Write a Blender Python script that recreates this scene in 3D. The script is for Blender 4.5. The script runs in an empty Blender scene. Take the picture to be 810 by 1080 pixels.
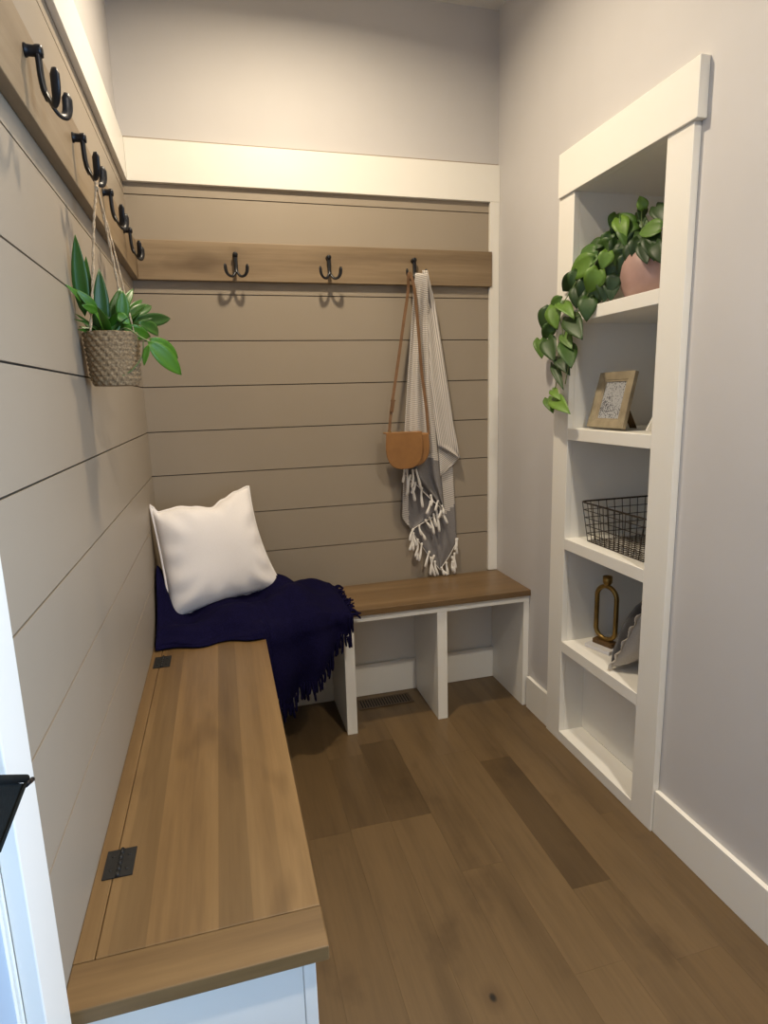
import bpy, bmesh, math, random
from mathutils import Vector, Matrix, noise
random.seed(7)
SC = bpy.context.scene
COL = SC.collection
PI = math.pi

# ------------------------------------------------------------------ camera
CAM = Vector((0.23607, -2.19981, 1.16927))
YAW, PITCH, ROLL, FPX = 0.2603, -0.1893, -0.0282, 635.44
_f = Vector((math.sin(YAW)*math.cos(PITCH), math.cos(YAW)*math.cos(PITCH), math.sin(PITCH)))
_r = Vector((math.cos(YAW), -math.sin(YAW), 0)); _u = _r.cross(_f)
FWD = _f
RGT = _r*math.cos(ROLL) + _u*math.sin(ROLL)
UPV = -_r*math.sin(ROLL) + _u*math.cos(ROLL)
cd = bpy.data.cameras.new('camera'); co = bpy.data.objects.new('camera', cd); COL.objects.link(co)
cd.sensor_fit = 'VERTICAL'; cd.sensor_height = 24.0; cd.lens = FPX/1080*24.0; cd.clip_start = .02
m = Matrix((RGT, UPV, -FWD)).transposed().to_4x4(); m.translation = CAM
co.matrix_world = m; SC.camera = co

def at(px, py, ax, val):
    """point of the room seen at a pixel of the 810x1080 photo, on the plane ax = val (used to measure the room)"""
    d = FWD + RGT*((px-405)/FPX) - UPV*((py-540)/FPX)
    i = 'xyz'.index(ax)
    return CAM + d*((val-CAM[i])/d[i])

# ------------------------------------------------------------------ materials
def new_mat(name):
    mt = bpy.data.materials.new(name); mt.use_nodes = True
    nt = mt.node_tree; b = nt.nodes['Principled BSDF']
    return mt, nt, b
def nd(nt, t, **kw):
    n = nt.nodes.new(t)
    for k, v in kw.items():
        if k in n.inputs.keys() if isinstance(k, str) else False: n.inputs[k].default_value = v
        else: setattr(n, k, v)
    return n
def coords(nt, scale=(1,1,1), kind='Object'):
    tc = nd(nt, 'ShaderNodeTexCoord'); mp = nd(nt, 'ShaderNodeMapping')
    mp.inputs['Scale'].default_value = scale
    nt.links.new(tc.outputs[kind], mp.inputs['Vector'])
    return mp.outputs['Vector']
def geo_coords(nt, scale=(1,1,1)):
    tc = nd(nt, 'ShaderNodeNewGeometry'); mp = nd(nt, 'ShaderNodeMapping')
    mp.inputs['Scale'].default_value = scale
    nt.links.new(tc.outputs['Position'], mp.inputs['Vector'])
    return mp.outputs['Vector']
def ramp(nt, fac, stops):
    r = nd(nt, 'ShaderNodeValToRGB'); e = r.color_ramp.elements
    while len(e) < len(stops): e.new(.5)
    for s, (p, c) in zip(e, stops): s.position = p; s.color = (*c, 1)
    nt.links.new(fac, r.inputs['Fac']); return r.outputs['Color']
def bump(nt, b, h, strength=.3, dist=.002):
    n = nd(nt, 'ShaderNodeBump'); n.inputs['Strength'].default_value = strength; n.inputs['Distance'].default_value = dist
    nt.links.new(h, n.inputs['Height']); nt.links.new(n.outputs['Normal'], b.inputs['Normal'])
def ntex(nt, vec, scale, detail=3, rough=.55):
    n = nd(nt, 'ShaderNodeTexNoise'); n.inputs['Scale'].default_value = scale
    n.inputs['Detail'].default_value = detail; n.inputs['Roughness'].default_value = rough
    nt.links.new(vec, n.inputs['Vector']); return n.outputs['Fac']

def paint(name, c, rough=.5, var=.03, bs=.06):
    mt, nt, b = new_mat(name)
    v = geo_coords(nt)
    f = ntex(nt, v, 3.0, 4)
    lo = tuple(x*(1-var) for x in c); hi = tuple(min(1, x*(1+var)) for x in c)
    nt.links.new(ramp(nt, f, [(.3, lo), (.7, hi)]), b.inputs['Base Color'])
    b.inputs['Roughness'].default_value = rough
    bump(nt, b, ntex(nt, v, 260, 2), bs, .0006)
    return mt
def simple(name, c, rough=.5, metal=0, sc=60, var=.12, bs=.1):
    mt, nt, b = new_mat(name)
    v = coords(nt)
    f = ntex(nt, v, sc, 3)
    lo = tuple(x*(1-var) for x in c); hi = tuple(min(1, x*(1+var)) for x in c)
    nt.links.new(ramp(nt, f, [(.3, lo), (.7, hi)]), b.inputs['Base Color'])
    b.inputs['Roughness'].default_value = rough; b.inputs['Metallic'].default_value = metal
    if bs: bump(nt, b, f, bs, .001)
    return mt

def wood(name, c1, c2, c3, axis, rough=.45, board=None, knots=True):
    """grain runs along axis; boards of given width across it vary in tone"""
    mt, nt, b = new_mat(name)
    L = nt.links
    s = [16.0, 16.0, 16.0]; s['xyz'.index(axis)] = 1.1
    v = geo_coords(nt, tuple(s))
    f1 = ntex(nt, v, 1.0, 6, .62)
    s2 = [90.0, 90.0, 90.0]; s2['xyz'.index(axis)] = 3.0
    f2 = ntex(nt, geo_coords(nt, tuple(s2)), 1.0, 4, .7)
    col = ramp(nt, f1, [(.28, c3), (.48, c1), (.72, c2)])
    mx = nd(nt, 'ShaderNodeMix', data_type='RGBA', blend_type='MULTIPLY'); mx.inputs['Factor'].default_value = .55
    L.new(col, mx.inputs[6]); L.new(ramp(nt, f2, [(.25, (.72, .70, .66)), (.6, (1, 1, 1))]), mx.inputs[7])
    out = mx.outputs[2]
    if board:
        bax, bw, off = board
        sep = nd(nt, 'ShaderNodeSeparateXYZ'); g = nd(nt, 'ShaderNodeNewGeometry'); L.new(g.outputs['Position'], sep.inputs[0])
        a = nd(nt, 'ShaderNodeMath', operation='ADD'); a.inputs[1].default_value = off; L.new(sep.outputs['xyz'.index(bax)], a.inputs[0])
        d = nd(nt, 'ShaderNodeMath', operation='DIVIDE'); d.inputs[1].default_value = bw; L.new(a.outputs[0], d.inputs[0])
        fl = nd(nt, 'ShaderNodeMath', operation='FLOOR'); L.new(d.outputs[0], fl.inputs[0])
        wn = nd(nt, 'ShaderNodeTexWhiteNoise', noise_dimensions='1D'); L.new(fl.outputs[0], wn.inputs['W'])
        mx2 = nd(nt, 'ShaderNodeMix', data_type='RGBA', blend_type='MULTIPLY'); mx2.inputs['Factor'].default_value = .8
        L.new(out, mx2.inputs[6]); L.new(ramp(nt, wn.outputs['Value'], [(0, (.64, .62, .58)), (.5, (.92, .91, .89)), (1, (1.14, 1.12, 1.08))]), mx2.inputs[7])
        out = mx2.outputs[2]
    if knots:
        k = [9.0, 9.0, 9.0]; k['xyz'.index(axis)] = 3.4
        kn = ntex(nt, geo_coords(nt, tuple(k)), 1.0, 2, .5)
        mx3 = nd(nt, 'ShaderNodeMix', data_type='RGBA', blend_type='MULTIPLY'); mx3.inputs['Factor'].default_value = .75
        L.new(out, mx3.inputs[6]); L.new(ramp(nt, kn, [(.26, (.52, .47, .40)), (.38, (1, 1, 1))]), mx3.inputs[7])
        out = mx3.outputs[2]
    L.new(out, b.inputs['Base Color'])
    b.inputs['Roughness'].default_value = rough
    bump(nt, b, f2, .12, .0008)
    return mt

M = {}
M['drywall'] = paint('greige_wall_paint', (.575, .552, .535), .6)
M['ceiling'] = paint('ceiling_paint', (.70, .68, .64), .7)
M['trim'] = paint('white_trim_paint', (.85, .82, .745), .38, .015, .03)
M['shiplap'] = paint('taupe_shiplap_paint', (.325, .270, .203), .5, .02)
M['groove'] = paint('shiplap_groove', (.06, .05, .042), .8)
M['railwood'] = wood('rail_wood_x', (.245, .172, .098), (.32, .235, .142), (.165, .11, .06), 'x', .5)
M['railwood_y'] = wood('rail_wood_y', (.245, .172, .098), (.32, .235, .142), (.165, .11, .06), 'y', .5)
M['lidwood'] = wood('lid_wood', (.185, .110, .043), (.24, .150, .064), (.125, .071, .027), 'y', .42, ('x', .047, .005))
M['endwood'] = wood('end_board_wood', (.185, .110, .043), (.24, .150, .064), (.125, .071, .027), 'x', .42)
M['topwood'] = wood('bench_top_wood', (.175, .106, .047), (.225, .146, .072), (.125, .074, .032), 'x', .36)
M['black'] = simple('black_metal', (.010, .010, .012), .38, .3, 60, .2, .03)
M['hinge'] = simple('hinge_metal', (.010, .010, .010), .6, .2, 200, .3, .1)
M['bronze'] = simple('vent_metal', (.10, .068, .04), .5, .3, 60, .15, .03)
M['darkvoid'] = simple('vent_shade', (.015, .012, .01), .9)
M['gold'] = simple('aged_gold', (.27, .17, .05), .36, .9, 30, .25, .05)
M['goldwood'] = simple('candle_base', (.13, .07, .022), .45, .3, 40, .2, .05)
M['cover'] = simple('book_cover', (.72, .70, .69), .6, 0, 40, .03, .03)
M['pages'] = simple('book_pages', (.74, .71, .66), .8, 0, 200, .05, .1)
M['pot'] = simple('pink_glaze', (.40, .25, .215), .45, 0, 18, .08, .03)
M['soil'] = simple('soil', (.035, .024, .015), .95, 0, 120, .4, .6)
M['rope'] = simple('jute_rope', (.48, .36, .23), .9, 0, 300, .25, .5)
M['wire'] = simple('wire_metal', (.045, .032, .022), .5, .5, 80, .2, .0)
M['frosted'] = simple('dark_fabric', (.008, .010, .010), .9, 0, 200, .2, .2); M['frosted'].node_tree.nodes['Principled BSDF'].inputs['Specular IOR Level'].default_value = .15
M['doorpaint'] = paint('door_paint', (.40, .50, .62), .4, .01, .03)

# floor: tone per plank from a face attribute
def floor_mat():
    mt, nt, b = new_mat('oak_floor'); L = nt.links
    at_ = nd(nt, 'ShaderNodeAttribute'); at_.attribute_name = 'tone'
    v = geo_coords(nt, (14, 1.6, 14))
    off = nd(nt, 'ShaderNodeVectorMath', operation='ADD'); L.new(v, off.inputs[0])
    cmb = nd(nt, 'ShaderNodeCombineXYZ'); mm = nd(nt, 'ShaderNodeMath', operation='MULTIPLY'); mm.inputs[1].default_value = 91.7
    L.new(at_.outputs['Fac'], mm.inputs[0]); L.new(mm.outputs[0], cmb.inputs['Z']); L.new(cmb.outputs[0], off.inputs[1])
    f1 = ntex(nt, off.outputs[0], 1.0, 5, .6)
    f2 = ntex(nt, geo_coords(nt, (120, 5, 120)), 1.0, 3, .6)
    f3 = ntex(nt, geo_coords(nt, (6, 4, 6)), 1.0, 4, .6)
    base = ramp(nt, at_.outputs['Fac'], [(0, (.084, .051, .0215)), (.5, (.130, .081, .036)), (1, (.163, .105, .049))])
    def mul(a, bcol, fac):
        mx = nd(nt, 'ShaderNodeMix', data_type='RGBA', blend_type='MULTIPLY'); mx.inputs['Factor'].default_value = fac
        L.new(a, mx.inputs[6]); L.new(bcol, mx.inputs[7]); return mx.outputs[2]
    c = mul(base, ramp(nt, f1, [(.25, (.60, .58, .54)), (.52, (1, 1, 1)), (.8, (1.22, 1.2, 1.15))]), .9)
    c = mul(c, ramp(nt, f2, [(.25, (.84, .83, .8)), (.65, (1.05, 1.05, 1.05))]), .6)
    c = mul(c, ramp(nt, f3, [(.30, (.58, .55, .51)), (.42, (1, 1, 1))]), .6)
    pos = nd(nt, 'ShaderNodeNewGeometry'); mp = nd(nt, 'ShaderNodeMapping', vector_type='POINT')
    mp.inputs['Location'].default_value = (-.671*1.35, 1.296, 0); mp.inputs['Scale'].default_value = (1.35, 1, 1)
    L.new(pos.outputs['Position'], mp.inputs['Vector'])
    ln_ = nd(nt, 'ShaderNodeVectorMath', operation='LENGTH'); L.new(mp.outputs[0], ln_.inputs[0])
    c = mul(c, ramp(nt, ln_.outputs['Value'], [(.006, (.06, .06, .07)), (.0115, (.75, .72, .7)), (.04, (1, 1, 1))]), 1.0)
    L.new(c, b.inputs['Base Color']); b.inputs['Roughness'].default_value = .42
    bump(nt, b, f2, .10, .0006)
    return mt
M['floor'] = floor_mat()

def fabric(name, c, rough=.9, sc=420, bs=.35, var=.1, sheen=.2, spec=.3):
    mt, nt, b = new_mat(name); L = nt.links
    v = coords(nt)
    f = ntex(nt, v, sc, 2)
    g = ntex(nt, v, 9, 3)
    lo = tuple(x*(1-var) for x in c); hi = tuple(min(1, x*(1+var)) for x in c)
    L.new(ramp(nt, f, [(.3, lo), (.7, hi)]), b.inputs['Base Color'])
    b.inputs['Roughness'].default_value = rough; b.inputs['Sheen Weight'].default_value = sheen
    bump(nt, b, f, bs, .0012); b.inputs['Specular IOR Level'].default_value = spec
    return mt
M['linen'] = fabric('white_linen', (.86, .82, .80), .9, 500, .25, .03)
M['navy'] = fabric('navy_wool', (.006, .005, .026), 1.0, 260, .8, .35, .0, .06)
M['tassel'] = fabric('cream_cotton', (.80, .76, .70), .9, 500, .4, .06)
M['greyfab'] = fabric('grey_velvet', (.045, .042, .042), .9, 300, .3, .15)
M['creamfab'] = fabric('oatmeal_linen', (.50, .445, .375), .9, 300, .3, .08)
M['leather'] = simple('tan_leather', (.29, .135, .040), .45, 0, 25, .1, .06)
M['leather_dark'] = simple('strap_leather', (.19, .098, .043), .5, 0, 40, .15, .05)

def towel_mat():
    mt, nt, b = new_mat('striped_towel'); L = nt.links
    uv = nd(nt, 'ShaderNodeUVMap'); uv.uv_map = 'UVMap'
    sp = nd(nt, 'ShaderNodeSeparateXYZ'); L.new(uv.outputs[0], sp.inputs[0])
    # u = metres along the stripes' normal, v = 1 striped / 0 plain grey
    w = nd(nt, 'ShaderNodeMath', operation='MULTIPLY'); w.inputs[1].default_value = 2*PI/.0066; L.new(sp.outputs[0], w.inputs[0])
    s = nd(nt, 'ShaderNodeMath', operation='SINE'); L.new(w.outputs[0], s.inputs[0])
    st = ramp(nt, s.outputs[0], [(.0, (.66, .61, .55)), (.35, (.66, .61, .55)), (.6, (.30, .265, .235))])
    th = nd(nt, 'ShaderNodeMath', operation='GREATER_THAN'); th.inputs[1].default_value = .5; L.new(sp.outputs[1], th.inputs[0])
    v = coords(nt); f = ntex(nt, v, 300, 2)
    gr = ramp(nt, f, [(.3, (.20, .185, .18)), (.7, (.255, .24, .235))])
    mx = nd(nt, 'ShaderNodeMix', data_type='RGBA'); L.new(th.outputs[0], mx.inputs[0]); L.new(gr, mx.inputs[6]); L.new(st, mx.inputs[7])
    L.new(mx.outputs[2], b.inputs['Base Color']); b.inputs['Roughness'].default_value = .95
    bump(nt, b, f, .3, .0008)
    return mt
M['towel'] = towel_mat()

def leaf_mat(name, base, rough=.35):
    mt, nt, b = new_mat(name); L = nt.links
    a = nd(nt, 'ShaderNodeAttribute'); a.attribute_name = 'leaf'
    c0, c1, c2 = base
    col = ramp(nt, a.outputs['Fac'], [(0, c0), (.5, c1), (1, c2)])
    f = ntex(nt, coords(nt), 60, 3)
    mx = nd(nt, 'ShaderNodeMix', data_type='RGBA', blend_type='MULTIPLY'); mx.inputs['Factor'].default_value = .5
    L.new(col, mx.inputs[6]); L.new(ramp(nt, f, [(.3, (.75, .78, .7)), (.7, (1.1, 1.1, 1.05))]), mx.inputs[7])
    L.new(mx.outputs[2], b.inputs['Base Color']); b.inputs['Roughness'].default_value = rough
    b.inputs['Subsurface Weight'].default_value = 0
    return mt
M['pothos'] = leaf_mat('pothos_leaf', ((.012, .034, .006), (.055, .13, .014), (.16, .29, .03)), .5)
M['foliage'] = leaf_mat('strap_leaf', ((.008, .042, .004), (.038, .13, .008), (.115, .29, .015)), .42)
M['stem'] = simple('stem_green', (.14, .19, .06), .6, 0, 40, .2, .0)

def basket_mat():
    mt, nt, b = new_mat('seagrass_weave'); L = nt.links
    uv = nd(nt, 'ShaderNodeUVMap'); uv.uv_map = 'UVMap'
    br = nd(nt, 'ShaderNodeTexNoise'); br.inputs['Scale'].default_value = 26; L.new(uv.outputs[0], br.inputs['Vector'])
    L.new(ramp(nt, br.outputs['Fac'], [(.25, (.12, .075, .036)), (.5, (.27, .18, .09)), (.75, (.42, .30, .165))]), b.inputs['Base Color'])
    b.inputs['Roughness'].default_value = .8
    bump(nt, b, br.outputs['Fac'], .4, .002)
    return mt
M['basket'] = basket_mat()

def art_mat():
    mt, nt, b = new_mat('speckled_print'); L = nt.links
    v = coords(nt)
    vo = nd(nt, 'ShaderNodeTexVoronoi'); vo.inputs['Scale'].default_value = 190; L.new(v, vo.inputs['Vector'])
    f = ntex(nt, v, 22, 3)
    mx = nd(nt, 'ShaderNodeMath', operation='ADD'); L.new(vo.outputs['Distance'], mx.inputs[0]); L.new(f, mx.inputs[1])
    L.new(ramp(nt, mx.outputs[0], [(.55, (.03, .03, .034)), (.82, (.12, .124, .13)), (1.0, (.40, .40, .40))]), b.inputs['Base Color'])
    b.inputs['Roughness'].default_value = .4
    return mt
M['art'] = art_mat()
M['framewood'] = simple('pale_gold_frame', (.33, .27, .175), .5, .15, 26, .22, .08)

# ------------------------------------------------------------------ mesh helpers
def box(bm, x0, x1, y0, y1, z0, z1, mi=0):
    vs = [bm.verts.new(p) for p in ((x0,y0,z0),(x1,y0,z0),(x1,y1,z0),(x0,y1,z0),(x0,y0,z1),(x1,y0,z1),(x1,y1,z1),(x0,y1,z1))]
    fs = []
    for q in ((0,3,2,1),(4,5,6,7),(0,1,5,4),(1,2,6,5),(2,3,7,6),(3,0,4,7)):
        f = bm.faces.new([vs[i] for i in q]); f.material_index = mi; fs.append(f)
    return fs
def catmull(pts, n=6):
    P = [Vector(p) for p in pts]; out = []
    for i in range(len(P)-1):
        a = P[i-1] if i else P[0]*2-P[1]; b = P[i]; c = P[i+1]; d = P[i+2] if i+2 < len(P) else P[-1]*2-P[-2]
        for k in range(n):
            t = k/n
            out.append(.5*((2*b)+(c-a)*t+(2*a-5*b+4*c-d)*t*t+(3*b-a-3*c+d)*t**3))
    out.append(P[-1]); return out
def tube(bm, pts, r, n=8, mi=0, flat=1.0, up=None, caps=True):
    """sweep a circle (flat<1: ellipse squashed along `up`) along points; r may be a list"""
    P = [Vector(p) for p in pts]; rings = []
    N = len(P); rr = r if isinstance(r, (list, tuple)) else [r]*N
    prev = None
    for i, p in enumerate(P):
        t = (P[min(i+1, N-1)]-P[max(i-1, 0)]).normalized()
        if prev is None:
            ref = Vector(up) if up else (Vector((0,0,1)) if abs(t.z) < .9 else Vector((1,0,0)))
        else: ref = prev
        a = (ref - t*ref.dot(t))
        a = a.normalized() if a.length > 1e-6 else t.orthogonal().normalized()
        prev = a; b = t.cross(a)
        rings.append([bm.verts.new(p + (a*math.cos(2*PI*k/n)*flat + b*math.sin(2*PI*k/n))*rr[i]) for k in range(n)])
    for i in range(N-1):
        for k in range(n):
            f = bm.faces.new((rings[i][k], rings[i][(k+1)%n], rings[i+1][(k+1)%n], rings[i+1][k])); f.smooth = True; f.material_index = mi
    if caps:
        for rg in (rings[0][::-1], rings[-1]):
            f = bm.faces.new(rg); f.material_index = mi
def lathe(bm, prof, n=32, c=(0,0,0), ax='z', mi=0, close=False):
    c = Vector(c); rings = []
    for r, h in prof:
        ring = []
        for k in range(n):
            a = 2*PI*k/n
            v = {'z': (r*math.cos(a), r*math.sin(a), h), 'x': (h, r*math.cos(a), r*math.sin(a)), 'y': (r*math.sin(a), h, r*math.cos(a))}[ax]
            ring.append(bm.verts.new(c+Vector(v)))
        rings.append(ring)
    for i in range(len(prof)-1):
        for k in range(n):
            f = bm.faces.new((rings[i][k], rings[i][(k+1)%n], rings[i+1][(k+1)%n], rings[i+1][k])); f.smooth = True; f.material_index = mi
    for rg in (rings[0][::-1], rings[-1]):
        f = bm.faces.new(rg); f.material_index = mi
def link(name, bm, mats, parent=None, bevel=0, smooth=False, seg=2, sub=0, solid=0):
    bmesh.ops.recalc_face_normals(bm, faces=bm.faces[:])
    me = bpy.data.meshes.new(name); bm.to_mesh(me); bm.free()
    for k in (mats if isinstance(mats, (list, tuple)) else [mats]): me.materials.append(M[k])
    if smooth:
        for p in me.polygons: p.use_smooth = True
    o = bpy.data.objects.new(name, me); COL.objects.link(o)
    if parent is not None:
        o.parent = parent; o.matrix_parent_inverse = PINV(parent)
    if solid:
        s = o.modifiers.new('thick', 'SOLIDIFY'); s.thickness = solid; s.offset = 0
    if sub:
        s = o.modifiers.new('sub', 'SUBSURF'); s.levels = sub; s.render_levels = sub
    if bevel:
        b = o.modifiers.new('bevel', 'BEVEL'); b.width = bevel; b.segments = seg; b.limit_method = 'ANGLE'; b.angle_limit = math.radians(40)
    return o
def PINV(par):
    mt = Matrix.Identity(4); p = par
    while p is not None:
        mt = Matrix.Translation(p.location) @ mt; p = None if p.parent is None else None
    return Matrix.Translation(par.location).inverted() if par.type == 'EMPTY' else Matrix.Identity(4)
def thing(name, label, cat, loc=(0,0,0), group=None):
    o = bpy.data.objects.new(name, None); COL.objects.link(o); o.location = loc
    o.empty_display_size = .05
    o['label'] = label; o['category'] = cat
    if group: o['group'] = group
    return o
def struct(name, bm, mats, bevel=0, parent=None):
    o = link(name, bm, mats, parent, bevel)
    if parent is None: o['kind'] = 'structure'
    return o
def boxes(lst):
    bm = bmesh.new()
    for b in lst: box(bm, *b)
    return bm
def sm(a, b, t):
    t = max(0, min(1, (t-a)/(b-a))); return t*t*(3-2*t)

# ------------------------------------------------------------------ room
W = 1.2909; ZC = 2.4833; YB = -4.2      # right wall, ceiling, far end of the room behind the camera
HB = .46; BD = .2995                    # bench height and depth of the bench on the back wall
G1, GS = 1.8219, .1502                  # first shiplap groove and spacing
# floor planks
bm = bmesh.new(); lay = bm.faces.layers.float.new('tone')
seams = [-.32, -.21, -.1, .02, .14, .26, .385, .50, .615, .735, .85, .967, 1.072, 1.185, 1.30]
ends = {5: [-.75], 6: [-.76, -1.75], 7: [-.415, -.752], 8: [-.36, -.755], 9: [-.98], 10: [-.5, -1.30], 11: [-.572, -1.108], 12: [-1.33], 13: [-.9], 4: [-.4]}
tones = {(6,0): .22, (7,1): .20, (8,1): .16, (8,0): .42, (11,1): .06, (11,0): .6, (11,2): .62, (10,0): .66, (10,1): .72, (9,0): .62, (9,1): .6, (8,2): .6, (7,2): .55, (6,1): .42, (12,0): .68, (12,1): .5, (10,2): .72, (7,0): .45, (13,0): .5}
for i in range(len(seams)-1):
    ys = [.0] + ends.get(i, [-.8]) ; y = ys[-1]
    while y > YB: y -= random.uniform(.9, 1.4); ys.append(max(y, YB))
    for j in range(len(ys)-1):
        g = .00015
        fs = box(bm, seams[i]+g, seams[i+1]-g, ys[j+1]+g, ys[j]-g, -.018, 0)
        for f in fs: f[lay] = tones.get((i, j), random.uniform(.35, .7))
for f in box(bm, -.32, W+.01, YB, .02, -.03, -.0012): f[lay] = .0
struct('floor', bm, 'floor')
struct('ceiling', boxes([(-.35, W+.45, YB, .1, ZC, ZC+.05)]), 'ceiling')

# back wall and left wall: drywall above, separate shiplap boards below, dark behind the gaps
def shiplap(axis, length, zlo):
    bm = bmesh.new()
    gap = .0016
    zs = [1.99] + [G1-k*GS for k in range(0, 13) if G1-k*GS > zlo+.01 and k != 9] + [zlo]
    for a, b in zip(zs[:-1], zs[1:]):
        zt = a-gap if a != 1.99 else a; zb = b+gap if b != zlo else b
        if axis == 'x': box(bm, 0, length, 0, .010, zb, zt, 0)
        else: box(bm, -.010, 0, -length, 0, zb, zt, 0)
    if axis == 'x':
        box(bm, -.12, W+.45, .010, .016, 0, 1.99, 1); box(bm, -.12, W+.45, .016, .1, 0, ZC, 2); box(bm, -.016, W+.45, .0, .016, 1.99, ZC, 2)
    else:
        box(bm, -.016, -.010, -length, .0, 0, 1.99, 1); box(bm, -.12, -.016, -length, .0, 0, ZC, 2); box(bm, -.016, 0, -length, 0, 1.99, ZC, 2)
    return bm
struct('wall_back', shiplap('x', W, 0), ['shiplap', 'groove', 'drywall'])
LW = 1.605
struct('wall_left', shiplap('y', LW, 0), ['shiplap', 'groove', 'drywall'])
# right wall with the niche opening
NY0, NY1, NZ0, NZ1 = -.5396, -.9163, .036, 1.735
ND = 1.62
WY0, WY1, WZ0, WZ1 = -3.00, -2.20, .30, 2.10
struct('wall_right', boxes([(W, W+.1, WY1, NY1-.018, 0, ZC), (W, W+.1, YB, WY0, 0, ZC), (W, W+.1, WY0, WY1, 0, WZ0), (W, W+.1, WY0, WY1, WZ1, ZC), (W, W+.1, NY0+.018, 0, 0, ZC), (W, W+.1, NY1-.018, NY0+.018, NZ1+.018, ZC)]), 'drywall')
# doorway side beyond the left wall: header, slab door, wall to the rear
DX = -.006
struct('wall_left', boxes([(-.12, 0, -LW-.86, -LW, 2.10, ZC), (-.12, 0, YB, -LW-.86, 0, ZC)]), 'drywall')
# rear wall left out behind the camera to cut bounce light; the day comes in through a window in the right wall behind the camera
struct('window_1', boxes([(W+.03, W+.07, WY0, WY0+.05, WZ0, WZ1), (W+.03, W+.07, WY1-.05, WY1, WZ0, WZ1), (W+.03, W+.07, WY0+.05, WY1-.05, WZ0, WZ0+.05), (W+.03, W+.07, WY0+.05, WY1-.05, WZ1-.05, WZ1), (W+.03, W+.07, WY0+.05, WY1-.05, 1.27, 1.30)]), 'trim', .002)

# trims
T = 'trim'
struct('trim_1', boxes([(0.0152, W, -.015, -.0002, 1.8571, 1.9815)]), T, .0015)
struct('trim_2', boxes([(.0002, .015, -LW+.06, -.0002, 1.8571, 1.9815)]), T, .0015)
struct('trim_3', boxes([(W-.0378, W-.0003, -.015, -.0002, HB+.0005, 1.8569)]), T, .0015)
# baseboards
struct('baseboard_right', boxes([(W-.014, W-.0003, -.4545, -BD-.001, 0, .1232)]), T, .0015)
struct('baseboard_right', boxes([(W-.014, W-.0003, YB, -1.0005, 0, .1232)]), T, .0015)
# door casing, jamb and door at the left edge
struct('trim_4', boxes([(.0003, .0185, -1.613, -1.5445, 0, 2.16)]), T, .0015)
d1 = struct('door_1', boxes([(-.045, -.004, -LW-.83, -LW-.012, .01, 2.06)]), 'doorpaint', .002)
struct('trim_5', boxes([(-.12, -.0003, -LW-.010, -LW-.0005, 0, 2.09), (-.022, -.0030, -LW-.016, -LW-.0105, 0, 2.09)]), T, .001)

# black handle set on the door
bm = bmesh.new()
hp = [at(28, 821, 'x', .045), at(-40, 818, 'x', .045)]
hz = hp[0]
def hq(px, py, x=.045): return at(px, py, 'x', x)
a0, a1, a2, a3 = hq(27, 824), hq(-60, 822), hq(-60, 990), hq(-34, 985)
pl = [hq(27, 826), hq(-50, 822), hq(-50, 1000), hq(-1, 898)]
vs = [bm.verts.new(p) for p in pl] + [bm.verts.new(p+Vector((-.006, 0, 0))) for p in pl]
for q in ((0,1,2,3), (7,6,5,4), (0,4,5,1), (1,5,6,2), (2,6,7,3), (3,7,4,0)): bm.faces.new([vs[i] for i in q])
h = link('handle', bm, 'frosted', d1, .001); h['label'] = 'black door handle plate'
bm = bmesh.new(); tube(bm, [hq(27, 821), hq(-50, 824)], .0035, 12); tube(bm, [hq(27, 826, .047), hq(-1, 898, .047)], .0016, 8)
link('bar', bm, 'frosted', h)
bm = bmesh.new(); tube(bm, [hq(27, 828)+Vector((0,0,0)), hq(34, 822)], .0024, 12)
link('knob', bm, 'black', h)
# a spindle joins the plate to the door slab
bm = bmesh.new(); c_ = hq(-20, 850); tube(bm, [c_, Vector((-.004, c_.y, c_.z))], .008, 12); link('spindle', bm, 'black', h)

# ------------------------------------------------------------------ built-in bookcase
CT, HT = .019, .026
bk = thing('built_in_bookcase', 'tall white built-in shelf niche with wide casing in the right wall', 'bookcase', (W, -.73, 0))
XF = W-CT
link('side_casing', boxes([(XF, W-.0003, NY0, -.457, 0, 1.7335)]), T, bk, .0012)
link('side_casing', boxes([(XF, W-.0003, -.9988, NY1, 0, 1.7335)]), T, bk, .0012)
link('head_casing', boxes([(W-HT, W-.0003, -1.013, -.462, 1.7340, 1.8546)]), T, bk, .0015)
link('side_panel', boxes([(W-.0002, ND, NY0, NY0+.016, 0, NZ1+.016)]), T, bk)
link('side_panel', boxes([(W-.0002, ND, NY1-.016, NY1, 0, NZ1+.016)]), T, bk)
link('top_panel', boxes([(W-.0002, ND, NY1, NY0, NZ1-.001, NZ1+.016)]), T, bk)
link('back_panel', boxes([(ND, ND+.012, NY1-.016, NY0+.016, 0, NZ1+.016)]), T, bk)
link('back_panel', boxes([(1.360, 1.372, NY1+.0003, NY0-.0003, NZ0, .3238)]), T, bk)
SZ = [1.4047, 1.0572, .7081, .3594]
for z in SZ: link('shelf', boxes([(XF, ND, NY1+.0002, NY0-.0002, z-.0354, z)]), T, bk, .0012)
link('bottom_shelf', boxes([(XF, 1.36, NY1+.0002, NY0-.0002, 0.0005, NZ0)]), T, bk, .0012)

# ------------------------------------------------------------------ coat rails with hooks
RT, RB = 1.6845, 1.5618
rail_b = thing('coat_rail', 'stained wood coat rail with three black hooks across the back wall', 'coat rail', (.65, -.01, RB))
link('board', boxes([(.0203, W-.0318, -.020, -.0153 + .0151, RB, RT)]), 'railwood', rail_b, .0015)
rail_l = thing('coat_rail', 'stained wood coat rail with four black hooks along the left wall', 'coat rail', (.01, -.7, RB))
link('board', boxes([(.0002, .020, -LW+.065, -.0002, RB, RT)]), 'railwood_y', rail_l, .0015)

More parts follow.
